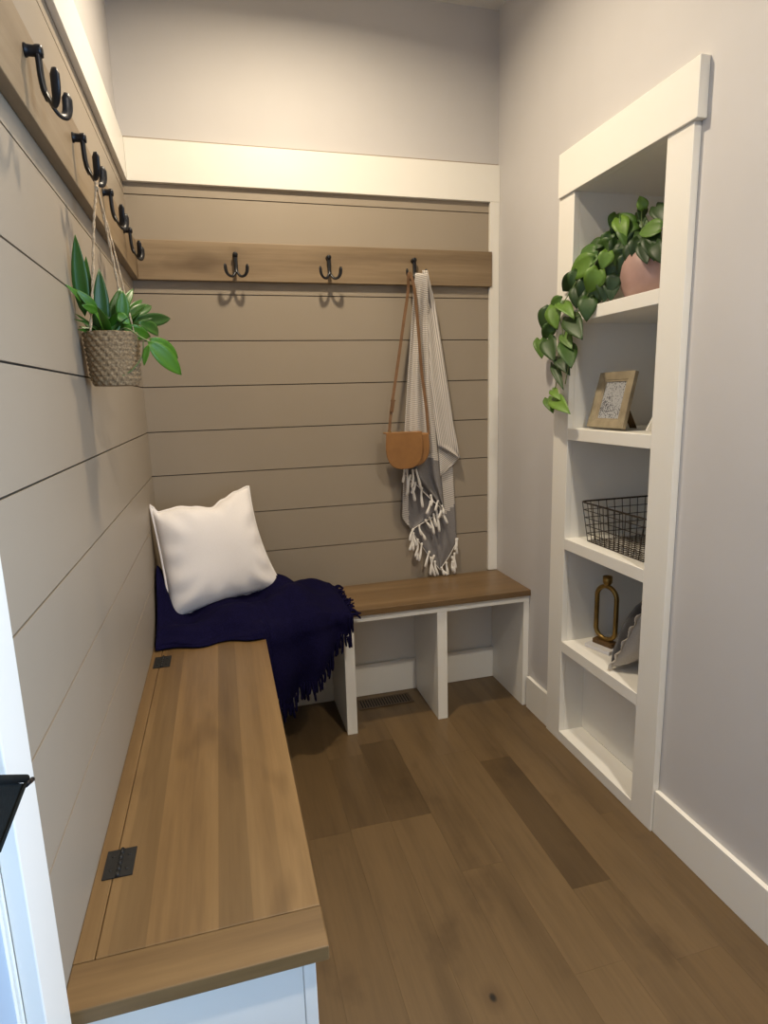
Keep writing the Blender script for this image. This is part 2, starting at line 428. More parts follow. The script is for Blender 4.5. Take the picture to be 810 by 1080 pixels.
def hook_parts():
    """double prong hook; local: wall face at y=0, out is -y, prongs spread along x"""
    base = bmesh.new()
    lathe(base, [(.0088, 0), (.0086, -.002), (.0072, -.004), (.0070, -.012), (.0082, -.015), (.0084, -.019), (.0072, -.0225), (.003, -.0235)], 20, (0,0,0), 'y')
    stem = bmesh.new()
    tube(stem, catmull([(0, -.016, .004), (0, -.0165, -.012), (0, -.017, -.032), (0, -.019, -.048), (0, -.023, -.059)], 5), .0066, 14, 0, .68, (0, 1, 0))
    pr = []
    for s in (-1, 1):
        b = bmesh.new()
        pts = catmull([(0, -.019, -.046), (s*.005, -.024, -.060), (s*.014, -.031, -.0705), (s*.026, -.037, -.068), (s*.0335, -.040, -.055), (s*.0355, -.0405, -.034)], 6)
        n = len(pts); rad = [.0046 + .0028*sm(.35, .85, i/(n-1)) - .0035*sm(.93, 1.0, i/(n-1)) for i in range(n)]
        tube(b, pts, rad, 16, 0, .6, (0, -1, .2))
        pr.append(b)
    return base, stem, pr
base, stem, pr = hook_parts()
def add_hook(rail, mat):
    global HOOK0
    if HOOK0 is None:
        h = link('hook', stem, 'black', None)
        parts = [link('mount', base, 'black', None), link('prong', pr[0], 'black', None), link('prong', pr[1], 'black', None)]
        for q in parts: q.parent = h
        HOOK0 = (h, parts)
    else:
        h = HOOK0[0].copy(); COL.objects.link(h)
        for q in HOOK0[1]:
            c = q.copy(); COL.objects.link(c); c.parent = h
    h.parent = rail; h.matrix_parent_inverse = Matrix.Identity(4)
    h.matrix_local = Matrix.Translation(-rail.location) @ mat
    return h
HOOK0 = None
HZ = 1.643
for x in (.329, .642, .950):
    add_hook(rail_b, Matrix.Translation((x, -.020, HZ)))
for y in (-1.190, -.905, -.605, -.285):
    add_hook(rail_l, Matrix.Translation((.020, y, HZ)) @ Matrix.Rotation(PI/2, 4, 'Z'))

# ------------------------------------------------------------------ benches
cb = thing('cubby_bench', 'white open cubby bench with stained wood top against the back wall', 'bench', (.8, -.15, 0))
link('top', boxes([(.0005, W-.0003, -BD, -.0165, HB-.022, HB)]), 'topwood', cb, .002)
FY = -.2875
link('apron', boxes([(.325, W-.0005, FY, FY+.018, .413, HB-.0225)]), T, cb, .001)
link('divider', boxes([(.591, .627, FY+.0003, -.0165, 0, .4125)]), T, cb, .001)
link('divider', boxes([(.930, .967, FY+.0003, -.0165, 0, .4125)]), T, cb, .001)
link('side_panel', boxes([(1.2685, W-.0005, FY+.0003, -.0165, 0, .4125)]), T, cb, .001)
link('back_panel', boxes([(.33, W-.0005, -.0160, -.0003, 0, HB-.0225)]), T, cb)
for x0, x1 in ((.33, .5905), (.6275, .9295), (.9675, 1.268)):
    link('base_rail', boxes([(x0, x1, -.030, -.0165, 0.0005, .132)]), T, cb, .0015)

sb = thing('storage_bench', 'long white storage bench with hinged plank lid along the left wall', 'bench', (.16, -.9, 0))
WL = .3229; YL = -1.5262
link('lid', boxes([(.0272, WL, -1.4578, -BD-.001, HB-.022, HB)]), 'lidwood', sb, .0018)
link('back_strip', boxes([(.0003, .0264, -1.4578, -BD-.001, HB-.022, HB)]), 'lidwood', sb, .0012)
link('end_board', boxes([(.0003, WL+.001, YL, -1.4584, HB-.022, HB)]), 'endwood', sb, .0018)
link('box', boxes([(.0003, .300, -1.495, -.33, 0, HB-.0225)]), T, sb)
link('end_panel', boxes([(.0003, .2893, -1.5095, -1.4955, 0, HB-.0225)]), T, sb, .0008)
link('corner_post', boxes([(.2895, .3065, -1.511, -.34, 0, HB-.0225)]), T, sb, .0012)
def hinge(yc, y2):
    hbm = boxes([(.0115, .0330, yc, y2, HB+.0001, HB+.0022), (.0350, .0555, yc, y2, HB+.0001, HB+.0022)])
    h = link('hinge', hbm, 'hinge', sb, .0005); h['label'] = 'black lid hinge'
    kb = bmesh.new()
    n = 5
    for i in range(n):
        a = yc+(y2-yc)*i/n; b = yc+(y2-yc)*(i+.92)/n
        lathe(kb, [(.0008, a), (.0029, a+.0002), (.0029, b-.0002), (.0008, b)], 14, (.0338, 0, HB+.0029), 'y')
    link('knuckle', kb, 'hinge', h)
    for xx in (.0222, .0452):
        for t in (.25, .75):
            sbm = bmesh.new()
            lathe(sbm, [(.0001, HB+.0022), (.0028, HB+.0022), (.0024, HB+.0029), (.0004, HB+.0031)], 12, (xx, yc+(y2-yc)*t, 0), 'z')
            link('screw', sbm, 'hinge', h)
hinge(-1.319, -1.258); hinge(-.556, -.483)

# floor register
vt = thing('floor_vent', 'bronze slotted floor vent set in the floor under the cubby bench', 'vent', (.777, -.098, 0))
vx0, vx1, vy0, vy1 = .668, .886, -.136, -.060
link('frame', boxes([(vx0, vx1, vy0, vy0+.008, .0002, .004), (vx0, vx1, vy1-.008, vy1, .0002, .004), (vx0, vx0+.008, vy0+.008, vy1-.008, .0002, .004), (vx1-.008, vx1, vy0+.008, vy1-.008, .0002, .004)]), 'bronze', vt, .0006)
link('shade_sheet', boxes([(vx0+.008, vx1-.008, vy0+.008, vy1-.008, .0002, .0008)]), 'darkvoid', vt)  # flat near-black sheet, paints the shade seen between the slats
n = 19
for i in range(n):
    x = vx0+.012+(vx1-vx0-.024)*i/(n-1)
    link('slat', boxes([(x-.0026, x+.0026, vy0+.008, vy1-.008, .0010, .0032)]), 'bronze', vt)

# ------------------------------------------------------------------ leaves
def leaf(bm, lay, base, tip, width, tone, kind, face=None, curl=.15, fold=.25, nL=9):
    base = Vector(base); tip = Vector(tip); ax = tip-base; L = ax.length; ax.normalize()
    fc = Vector(face) if face is not None else (CAM-(base+tip)*.5).normalized()
    nrm = (fc-ax*fc.dot(ax))
    nrm = nrm.normalized() if nrm.length > 1e-5 else ax.orthogonal().normalized()
    side = ax.cross(nrm)
    rows = []
    for i in range(nL+1):
        t = i/nL
        if kind == 'heart':
            if t < .28: wv = .80+.20*math.sin(PI/2*t/.28)
            else: wv = (1-((t-.28)/.72)**1.75)
            if t < .001: wv = .46
            back = -.14 if t < .001 else 0
        else:
            wv = math.sin(PI*t**.8)**.8 if 0 < t < 1 else .03
            back = 0
        wv = max(wv, .02)*width*.5
        c = base+ax*(L*t)+nrm*(-curl*L*(t-.35)**2*1.6)
        row = []
        for s in (-1, -.55, 0, .55, 1):
            p = c+side*(wv*s)+nrm*(abs(s)**1.3*wv*fold)
            if kind == 'heart' and i == 0: p = p+ax*(-.13*L*(1 if abs(s) > .9 else (.9 if abs(s) > .3 else 0)))
            row.append(bm.verts.new(p))
        rows.append(row)
    for i in range(nL):
        for k in range(4):
            f = bm.faces.new((rows[i][k], rows[i][k+1], rows[i+1][k+1], rows[i+1][k])); f.smooth = True
            f[lay] = tone

# ------------------------------------------------------------------ hanging planter
PC = Vector((.0535, -.935, 0)); PZ0, PZ1 = 1.203, 1.300
hp_ = thing('hanging_planter', 'leafy green plant in a woven basket hanging by rope from a left wall hook', 'hanging plant', (PC.x, PC.y, PZ0))
bm = bmesh.new(); uvl = bm.loops.layers.uv.new('UVMap')
nr, nc = 44, 96
def brad(t): return .0415+.0075*t**.8 - .004*(1-sm(0, .12, t))
rings = []
for i in range(nr+1):
    t = i/nr; ring = []
    for k in range(nc):
        a = 2*PI*k/nc
        wv = .0016*math.sin(k*PI/2.5+(i//4)*PI*.5+i*.35)*(1 if i not in (0, nr) else .3) - (.0022 if i%4 == 0 and i not in (0, nr) else 0)
        r = brad(t)+wv
        ring.append(bm.verts.new((PC.x+r*math.cos(a), PC.y+r*math.sin(a), PZ0+(PZ1-PZ0)*t)))
    rings.append(ring)
def uvf(f, i, k):
    for l, (di, dk) in zip(f.loops, ((0,0),(0,1),(1,1),(1,0))): l[uvl].uv = ((k+dk)*.03, (i+di)*.022)
for i in range(nr):
    for k in range(nc):
        f = bm.faces.new((rings[i][k], rings[i][(k+1)%nc], rings[i+1][(k+1)%nc], rings[i+1][k])); f.smooth = True; uvf(f, i, k)
bm.faces.new(rings[0][::-1])
inner = [bm.verts.new(Vector((PC.x+(brad(1)-.005)*math.cos(2*PI*k/nc), PC.y+(brad(1)-.005)*math.sin(2*PI*k/nc), PZ1-.001))) for k in range(nc)]
inn2 = [bm.verts.new(Vector((PC.x+(brad(.8)-.005)*math.cos(2*PI*k/nc), PC.y+(brad(.8)-.005)*math.sin(2*PI*k/nc), PZ1-.018))) for k in range(nc)]
for k in range(nc):
    bm.faces.new((rings[nr][k], rings[nr][(k+1)%nc], inner[(k+1)%nc], inner[k]))
    bm.faces.new((inner[k], inner[(k+1)%nc], inn2[(k+1)%nc], inn2[k]))
bm.faces.new(inn2)
link('basket', bm, 'basket', hp_)
bm = bmesh.new(); lathe(bm, [(.036, PZ1-.0175), (.034, PZ1-.013), (.012, PZ1-.010)], 24, (PC.x, PC.y, 0)); link('soil', bm, 'soil', hp_)
# rope: a sling over the hook prong
bm = bmesh.new()
top = Vector((.0515, -.905, HZ-.0625))
def twist(pts, r):
    P = catmull(pts, 14); n = len(P)
    for ph in (0, PI):
        q = []
        for i, p in enumerate(P):
            t = (P[min(i+1, n-1)]-P[max(i-1, 0)]).normalized(); a = t.orthogonal().normalized(); b = t.cross(a)
            q.append(p+(a*math.cos(i*.9+ph)+b*math.sin(i*.9+ph))*r*.55)
        tube(bm, q, r*.75, 6)
rimL = Vector((PC.x-.030, PC.y-.034, PZ1-.004)); rimR = Vector((PC.x+.026, PC.y+.038, PZ1-.004))
twist([rimL, rimL.lerp(top, .33)+Vector((.001,0,0)), rimL.lerp(top, .7), top+Vector((-.002,-.004,-.03)), top+Vector((.0, -.002, .010))], .0021)
twist([rimR, rimR.lerp(top, .33), rimR.lerp(top, .7), top+Vector((.002,.004,-.03)), top+Vector((.0, .002, .010))], .0021)
twist([PC+Vector((.043, -.022, PZ1-.004)), PC.lerp(top, .5)+Vector((.022,-.008, (PZ1)*.5)), top+Vector((.003,-.001,-.03)), top+Vector((.0, 0, .010))], .0013)
tube(bm, [top+Vector((0,-.006,-.022)), top+Vector((0,0,-.018)), top+Vector((0,.006,-.022))], .0035, 8)
link('rope', bm, 'rope', hp_)
bm = bmesh.new(); lay = bm.faces.layers.float.new('leaf')
def cp(x, y): return (50+x/4.05, 230+y/4.05)
LV = [ # base, tip (crop px), width px, tone, depth of base and tip (y), curl
 ((160,420),(115,70),62,.30,-.955,-.985,.10),((180,400),(160,160),40,.42,-.94,-.94,.10),((235,500),(222,215),66,.22,-.94,-.95,.08),
 ((165,375),(50,283),26,.75,-.97,-1.01,.25),((215,400),(130,305),40,.65,-.965,-1.0,.3),((215,400),(150,372),36,.70,-.97,-1.0,.1),
 ((265,505),(312,292),62,.45,-.945,-.93,.12),((300,420),(372,290),40,.48,-.94,-.90,.2),((320,440),(322,310),58,.62,-.95,-.96,.1),
 ((335,425),(462,362),52,.25,-.94,-.88,.25),((340,400),(412,345),28,.45,-.93,-.88,.1),((370,440),(548,428),58,.18,-.93,-.85,.2),
 ((325,465),(452,515),62,.70,-.96,-.93,.35),((395,445),(505,500),56,.42,-.95,-.88,.3),((432,528),(582,672),82,.80,-.97,-.93,.15),
 ((440,515),(572,602),66,.85,-.95,-.90,.2),((432,540),(410,630),30,.75,-.97,-.97,.1),((235,505),(215,335),50,.08,-.93,-.92,.05),
 ((295,410),(355,452),44,.80,-.965,-.96,.2),((225,505),(252,320),56,.12,-.92,-.90,.1),((270,500),(290,360),60,.20,-.93,-.93,.1),
 ((300,470),(340,370),50,.3,-.93,-.92,.1),((250,500),(195,400),60,.10,-.94,-.95,.1),((290,500),(250,420),60,.12,-.955,-.96,.1),
 ((300,490),(390,440),46,.15,-.94,-.92,.2),((255,500),(310,420),56,.35,-.965,-.96,.1),((215,440),(188,345),36,.15,-.93,-.93,.1)]
for b, t, w, tone, y0, y1, cu in LV:
    B = at(*cp(*b), 'y', y0); Tt = at(*cp(*t), 'y', y1)
    for p in (B, Tt): p.x = max(p.x, .006)
    dist = -y0-(-CAM.y) ; dist = (CAM.y-y0)
    wm = w/4.05/FPX*abs(dist)*.88
    fc = (CAM-B).normalized()+Vector((random.uniform(-.35,.35), 0, random.uniform(-.1,.5)))
    leaf(bm, lay, B, Tt, wm, tone, 'lance', fc, cu, .28)
rl = random.Random(21)
for k in range(20):
    a = rl.uniform(0, 2*PI); rr_ = rl.uniform(.004, .022); el = rl.uniform(.25, 1.2); L_ = rl.uniform(.055, .088)
    B = Vector((PC.x+rr_*math.cos(a), PC.y+rr_*math.sin(a), PZ1-.012)); dv = Vector((math.cos(a)*math.cos(el), math.sin(a)*math.cos(el), math.sin(el)))
    Tt = B+dv*L_; Tt.x = max(Tt.x, .008)
    if Tt.y < -.985 and Tt.z < PZ1+.035: Tt.z = PZ1+.04
    leaf(bm, lay, B, Tt, rl.uniform(.013, .020), rl.uniform(.05, .6), 'lance', Vector((-dv.x, -dv.y, 1.2)).normalized()+(CAM-B).normalized()*.8, rl.uniform(.1, .4), .3)
fo = link('foliage', bm, 'foliage', hp_, solid=.0006)
bm = bmesh.new()
st = lambda pts, r: tube(bm, catmull([at(*cp(x, y), 'y', d) for x, y, d in pts], 6), r, 6)
st([(265,510,-.945),(330,470,-.96),(400,510,-.965),(440,530,-.965)], .0014)
st([(410,525,-.965),(405,590,-.968),(360,650,-.97),(300,685,-.972)], .0012)
for x in (240, 258, 275, 290): st([(255+ (x-265)*.4,535,-.935),(x,505,-.94),(x+ (x-265)*.6,470,-.945)], .0022)
link('stem', bm, 'stem', hp_)

# ------------------------------------------------------------------ pothos in a pink pot
pz = SZ[0]
PO = Vector((1.392, -.752, pz))
pp = thing('potted_pothos', 'trailing heart-leaved plant in a pink pot on the top shelf', 'potted plant', PO)
bm = bmesh.new()
lathe(bm, [(.060, .0003), (.072, .006), (.086, .035), (.092, .062), (.090, .090), (.082, .110), (.078, .115), (.074, .113), (.075, .100), (.02, .098)], 48, PO); link('pot', bm, 'pot', pp)
bm = bmesh.new(); lathe(bm, [(.070, .0985), (.05, .104), (.01, .106)], 24, PO); link('soil', bm, 'soil', pp)
bm = bmesh.new(); lay = bm.faces.layers.float.new('leaf')
def cq(x, y): return (540+x/4, 180+y/4)
HV = [ # centre(crop px), half length, direction of tip (deg, 0=right, 90=down), tone, x plane
 (548,135,32,250,.80,1.36),(548,178,30,100,.12,1.38),(622,180,44,60,.08,1.36),(582,250,54,170,.62,1.33),(482,207,46,240,.45,1.35),(462,235,48,75,.85,1.33),
 (490,270,62,80,.45,1.34),(430,212,38,110,.62,1.40),(440,262,46,120,.12,1.37),(393,376,44,110,.75,1.275),(345,312,40,170,.22,1.33),(300,355,54,160,.45,1.30),
 (285,412,68,150,.66,1.275),(343,465,62,115,.80,1.262),(245,475,54,130,.10,1.27),(275,530,50,100,.08,1.27),(318,578,54,95,.18,1.258),(225,577,42,40,.70,1.245),
 (178,612,54,85,.66,1.235),(145,625,56,110,.14,1.245),(262,655,58,60,.14,1.25),(160,750,52,75,.16,1.235),(237,772,56,75,.28,1.24),(232,715,36,60,.62,1.25),
 (122,745,42,85,.62,1.25),(192,860,60,70,.18,1.243),(180,938,26,50,.82,1.24),(200,985,46,40,.78,1.238),(410,440,54,120,.08,1.30),(432,380,54,140,.10,1.32),
 (450,320,50,160,.12,1.33),(530,330,54,100,.05,1.325),(590,318,54,80,.06,1.325),(380,330,50,150,.28,1.34),(215,812,44,60,.10,1.25),(395,500,54,100,.05,1.29),
 (355,530,50,110,.06,1.285),(305,500,52,110,.08,1.28),(372,415,50,130,.12,1.31),(560,290,50,60,.15,1.34),(520,300,54,120,.12,1.35),(330,540,46,95,.10,1.275),
 (180,560,36,150,.45,1.245),(465,350,54,110,.05,1.335),(420,500,46,95,.04,1.30),(540,215,44,40,.35,1.38),(500,240,54,200,.2,1.39),(160,985,34,70,.6,1.243),(150,680,40,120,.35,1.25),(560,345,46,80,.04,1.315),(610,340,46,75,.05,1.315),(500,350,50,110,.03,1.32),(470,400,48,120,.03,1.315),(440,330,50,100,.06,1.33),(600,285,44,70,.1,1.33),(400,300,44,120,.3,1.35),(425,475,44,110,.03,1.30),(330,380,44,140,.5,1.285),(265,460,46,110,.2,1.268)]
for cx_, cy_, hl, ang, tone, xp in HV:
    a = math.radians(ang); dx, dy = math.cos(a)*hl, math.sin(a)*hl
    B = at(*cq(cx_-dx*.8, cy_-dy*.8), 'x', xp); Tt = at(*cq(cx_+dx, cy_+dy), 'x', xp-.012)
    L = (Tt-B).length
    if L > .11: Tt = B+(Tt-B)*(.11/L); L = .11
    cen = at(*cq(cx_, cy_), 'x', xp); wm = 1.5*hl/4/FPX*(cen-CAM).dot(FWD)
    fc = (CAM-B).normalized()+Vector((random.uniform(-.4,.2), random.uniform(-.35,.35), random.uniform(.0,.55)))
    if ang in (70,) and hl > 50: wm *= .45
    leaf(bm, lay, B, Tt, wm, tone, 'heart', fc, random.uniform(.1,.35), random.uniform(.12,.3))
link('foliage', bm, 'pothos', pp, solid=.0006)
bm = bmesh.new()
def vine(pts, r=.0016): tube(bm, catmull([at(*cq(x, y), 'x', d) for x, y, d in pts], 6), r, 6)
vine([(560,380,1.36),(480,330,1.33),(380,350,1.31),(300,430,1.275),(240,520,1.255),(200,600,1.24),(215,690,1.245),(195,780,1.243),(190,880,1.243),(175,940,1.243)])
vine([(540,380,1.36),(430,370,1.32),(350,470,1.265),(300,560,1.257),(255,640,1.25),(230,720,1.246),(240,800,1.243),(225,900,1.243)])
vine([(580,380,1.37),(560,300,1.36),(548,220,1.37),(548,150,1.36)]); vine([(600,380,1.38),(610,290,1.36),(620,200,1.36)])
vine([(540,380,1.37),(490,300,1.36),(480,220,1.35)])
link('vine', bm, 'stem', pp)

# ------------------------------------------------------------------ shelf objects
# leaning picture frame
def leaning(P0, P1, T0, T1, thick, border, name, parent, outer, inner, matw=.0):
    P0, P1, T0, T1 = map(Vector, (P0, P1, T0, T1)); n = (P1-P0).cross(T0-P0).normalized()
    if n.dot(CAM-P0) < 0: n = -n
    def q(u, v, o): return P0.lerp(P1, u).lerp(T0.lerp(T1, u), v)+n*o
    return q, n
fz = SZ[1]
fr = thing('picture_frame', 'small pale wood frame with grey speckled print leaning on the second shelf', 'picture frame', (1.32, -.68, fz))
FP0, FP1 = Vector((1.303, -.600, fz+.0065)), Vector((1.303, -.768, fz+.0065))
FT0, FT1 = Vector((1.345, -.600, fz+.162)), Vector((1.345, -.758, fz+.162))
q, n_ = leaning(FP0, FP1, FT0, FT1, .012, .2, '', None, '', '')
def ring_panel(bm, q, u0, u1, v0, v1, U0, U1, V0, V1, o0, o1, oi=None):
    oi = o1 if oi is None else oi
    O = [(U0,V0),(U1,V0),(U1,V1),(U0,V1)]; I = [(u0,v0),(u1,v0),(u1,v1),(u0,v1)]
    ob = [bm.verts.new(q(*p, o0)) for p in O]; of = [bm.verts.new(q(*p, o1)) for p in O]
    ib = [bm.verts.new(q(*p, o0)) for p in I]; if_ = [bm.verts.new(q(*p, oi)) for p in I]
    for k in range(4):
        j = (k+1)%4
        bm.faces.new((of[k], of[j], if_[j], if_[k])); bm.faces.new((ob[k], ob[j], of[j], of[k]))
        bm.faces.new((ib[k], ib[j], if_[j], if_[k])); bm.faces.new((ob[k], ob[j], ib[j], ib[k]))
bm = bmesh.new(); ring_panel(bm, q, .17, .83, .14, .86, 0, 1, 0, 1, -.006, .006, .003); link('frame', bm, 'framewood', fr, .001)
bm = bmesh.new(); ring_panel(bm, q, .21, .79, .17, .83, .1701, .8299, .1401, .8599, -.004, .0015); link('inner_lip', bm, 'framewood', fr)
bm = bmesh.new()
vs = [bm.verts.new(q(u, v, o)) for o in (-.005, -.001) for u, v in ((.21,.17),(.79,.17),(.79,.83),(.21,.83))]
for f in ((4,5,6,7),(3,2,1,0),(0,1,5,4),(1,2,6,5),(2,3,7,6),(3,0,4,7)): bm.faces.new([vs[i] for i in f])
link('print', bm, 'art', fr)
bm = bmesh.new(); e0, e1 = q(.5, .75, -.007), Vector((1.40, -.68, fz+.0015))
vs = [bm.verts.new(p+Vector((0, s*.015, 0))) for p in (e0, e1) for s in (-1, 1)]
bm.faces.new((vs[0], vs[1], vs[3], vs[2])); link('easel_back', bm, 'goldwood', fr, solid=.002)

# cream frame mostly hidden behind the right casing of the second shelf
cf = thing('photo_frame', 'cream frame edge peeking past the right casing on the second shelf', 'picture frame', (1.36, -.86, fz))
A0 = Vector((1.315, -.842, fz+.005)); A1 = Vector((1.45, -.905, fz+.005)); B0 = Vector((1.335, -.890, fz+.115)); B1 = Vector((1.46, -.912, fz+.115))
q, n_ = leaning(A0, A1, B0, B1, .01, .2, '', None, '', '')
bm = bmesh.new(); ring_panel(bm, q, .12, .88, .12, .88, 0, 1, 0, 1, -.005, .004); link('frame', bm, 'trim', cf, .001)
bm = bmesh.new(); vs = [bm.verts.new(q(u, v, o)) for o in (-.004, -.001) for u, v in ((.12,.12),(.88,.12),(.88,.88),(.12,.88))]
for f in ((4,5,6,7),(3,2,1,0),(0,1,5,4),(1,2,6,5),(2,3,7,6),(3,0,4,7)): bm.faces.new([vs[i] for i in f])
link('print', bm, 'cover', cf)

# wire basket
wz = SZ[2]
wb = thing('wire_basket', 'dark rectangular wire basket on the third shelf of the niche', 'basket', (1.42, -.74, wz))
bx0, bx1, by0, by1 = 1.316, 1.545, -.860, -.600       # bottom
tx0, tx1, ty0, ty1 = 1.312, 1.575, -.890, -.562       # rim
zb, zt = wz+.0022, wz+.121
def rect(x0, x1, y0, y1, z, r=.018, n=5):
    out = []
    for cx_, cy_, a0 in ((x1-r, y1-r, 0), (x0+r, y1-r, 90), (x0+r, y0+r, 180), (x1-r, y0+r, 270)):
        for k in range(n+1):
            a = math.radians(a0+90*k/n); out.append(Vector((cx_+r*math.cos(a), cy_+r*math.sin(a), z)))
    out.append(out[0].copy()); return out
bm = bmesh.new(); tube(bm, rect(tx0, tx1, ty0, ty1, zt), .0028, 8, caps=False); link('rim', bm, 'wire', wb)
def wl(t): # interpolated rectangle at height fraction t
    return [a+(b-a)*t for a, b in ((bx0, tx0), (bx1, tx1), (by0, ty0), (by1, ty1))]
r_ = .00135
def side(pa, pb, pc, pd, nv, nh, name):
    """pa-pb bottom edge, pc-pd top edge"""
    bm = bmesh.new()
    for i in range(nv+1): t = i/nv; tube(bm, [pa.lerp(pb, t), pc.lerp(pd, t)], r_, 6)
    for j in range(nh): t = j/nh; tube(bm, [pa.lerp(pc, t), pb.lerp(pd, t)], r_, 6)
    link(name, bm, 'wire', wb)
V = Vector
b00, b10, b11, b01 = V((bx0,by0,zb)), V((bx1,by0,zb)), V((bx1,by1,zb)), V((bx0,by1,zb))
t00, t10, t11, t01 = V((tx0+.002,ty0+.006,zt)), V((tx1-.002,ty0+.006,zt)), V((tx1-.002,ty1-.006,zt)), V((tx0+.002,ty1-.006,zt))
side(b01, b00, t01, t00, 12, 5, 'side_grid'); side(b11, b10, t11, t10, 12, 5, 'side_grid')
side(b01, b11, t01, t11, 9, 5, 'side_grid'); side(b00, b10, t00, t10, 9, 5, 'side_grid')
bm = bmesh.new()
for i in range(1, 15): t = i/15; tube(bm, [b00.lerp(b10, t*.999), b01.lerp(b11, t*.999)], r_*.8, 6)
for i in range(1, 13): t = i/13; tube(bm, [b00.lerp(b01, t), b10.lerp(b11, t)], r_*.8, 6)
link('bottom_grid', bm, 'wire', wb)

# book and candle holder
cz = SZ[3]
book = thing('book', 'thin white book lying on the fourth shelf under the gold candle holder', 'book', (1.37, -.645, cz))
def obox(bm, o, ex, ey, hx, hy, z0, z1):
    o = Vector(o); vs = [bm.verts.new(o+ex*(sx*hx)+ey*(sy*hy)+Vector((0,0,z))) for z in (z0, z1) for sx, sy in ((-1,-1),(1,-1),(1,1),(-1,1))]
    for f in ((4,5,6,7),(3,2,1,0),(0,1,5,4),(1,2,6,5),(2,3,7,6),(3,0,4,7)): bm.faces.new([vs[i] for i in f])
ey = V((.30, -.95, 0)).normalized(); ex = V((.95, .30, 0)).normalized()
oc = V((1.364, -.633, 0))
bm = bmesh.new(); obox(bm, oc, ex, ey, .031, .046, cz+.0004, cz+.002); obox(bm, oc, ex, ey, .031, .046, cz+.0105, cz+.012); obox(bm, oc-ex*.0302, ex, ey, .0008, .046, cz+.002, cz+.0105)
link('cover', bm, 'cover', book, .0004)
bm = bmesh.new(); obox(bm, oc+ex*.0005, ex, ey, .0285, .044, cz+.0021, cz+.0104); link('pages', bm, 'pages', book)
cz2 = cz+.0122
ca = thing('candle_holder', 'gold oval ring candle holder standing on a white book', 'candle holder', (1.373, -.640, cz2))
cc = V((1.3725, -.630, 0)); 
bm = bmesh.new(); obox(bm, cc, ex, ey, .0165, .036, cz2, cz2+.015); link('base', bm, 'goldwood', ca, .002)
bm = bmesh.new()
rz0, rz1, rh = cz2+.017, cz2+.193, .036
pts = []
for k in range(17):
    a = PI+PI*k/16; pts.append((math.cos(a)*rh, rz0+.034+math.sin(a)*rh*.9))
for k in range(17):
    a = PI*k/16; pts.append((math.cos(a)*rh, rz1-.036+math.sin(a)*rh))
pts.append(pts[0])
tube(bm, [cc+ey*u+V((0,0,z)) for u, z in pts], .0075, 12, caps=False, up=tuple(ex))
link('ring', bm, 'gold', ca)
bm = bmesh.new(); lathe(bm, [(.009, cz2+.196), (.0125, cz2+.203), (.0145, cz2+.207), (.0145, cz2+.226), (.012, cz2+.226), (.0115, cz2+.214), (.002, cz2+.213)], 24, cc); link('cup', bm, 'gold', ca)

# ------------------------------------------------------------------ pillows
DIP = [(-1, 0), (-.88, .15), (-.7, .14), (-.5, .125), (-.2, .18), (.13, .26), (.4, .15), (.7, .055), (1, 0)]
def dips(u):
    for (a, p), (b, q_) in zip(DIP[:-1], DIP[1:]):
        if a <= u <= b: return p+(q_-p)*sm(a, b, u)
    return 0
def pillow(name, BL, BR, TL, TR, thick, mats, parent, ear=.05, n=44, puff=.55, seed=0, wr=.004, both=None):
    BL, BR, TL, TR = map(Vector, (BL, BR, TL, TR))
    nrm = (BR-BL).cross(TL-BL).normalized()
    if nrm.dot(CAM-BL) < 0: nrm = -nrm
    bm = bmesh.new(); G = {}
    for s in (1, -1):
        for i in range(n+1):
            for j in range(n+1):
                u = i/n*2-1; v = j/n*2-1
                edge = i in (0, n) or j in (0, n)
                if edge and s == -1: G[s,i,j] = G[1,i,j]; continue
                pu = ear; pv = ear*(1.75 if v > 0 else .8)   # sides bow inwards between pointed corners
                sh = (1-abs(u+.22)**1.3) if v > 0 and seed == 3 else 1-u*u
                uu = u*(1-pu*(1-v*v)*abs(u)); vv = v*(1-pv*max(0, sh)*abs(v)**2)
                if seed == 3:
                    uu = u*(1-(.13 if u > 0 else .03)*(1-v*v)*abs(u))
                    vv = v-dips(u)*max(0, v)**3 if v > 0 else v*(1-.08*(1-u*u)*abs(v))
                p = BL.lerp(BR, (uu+1)/2).lerp(TL.lerp(TR, (uu+1)/2), (vv+1)/2)
                h = max(0, (1-abs(u)**3)*(1-abs(v)**3))**puff
                rad_ = math.hypot(u, v); ang_ = math.atan2(v, u)
                nz = wr*sm(.55, 1.15, rad_)*math.sin(ang_*13+2*noise.noise(Vector((u*2+seed, v*2, s))))*1.1+noise.noise(Vector((u*1.1+seed, v*1.1, s*3.1)))*wr*1.6
                p = p+nrm*(s*h*(thick*.5+nz))
                G[s,i,j] = bm.verts.new(p)
    for s in (1, -1):
        for i in range(n):
            for j in range(n):
                f = bm.faces.new((G[s,i,j], G[s,i+1,j], G[s,i+1,j+1], G[s,i,j+1])); f.smooth = True
                if both and s == -1: f.material_index = 1
    edge = [G[1,i,0].co.copy() for i in range(n)]+[G[1,n,j].co.copy() for j in range(n)]+[G[1,n-i,n].co.copy() for i in range(n)]+[G[1,0,n-j].co.copy() for j in range(n)]
    edge.append(edge[0].copy())
    o = link(name, bm, mats, parent, smooth=True)
    return o, edge, nrm
cu = thing('throw_pillow', 'plump white square pillow propped in the bench corner on a navy blanket', 'pillow', (.2, -.2, .49))
PBL, PBR, PTL, PTR = at(181, 655, 'y', -.265), at(299, 620, 'y', -.135), at(158, 533, 'y', -.185), at(262, 513, 'y', -.085)
o, edge, nn = pillow('cushion', PBL, PBR, PTL, PTR, .135, 'linen', cu, seed=3, wr=.007, ear=.085)
bm = bmesh.new(); tube(bm, edge, .0042, 8, caps=False); link('piping', bm, 'linen', cu)

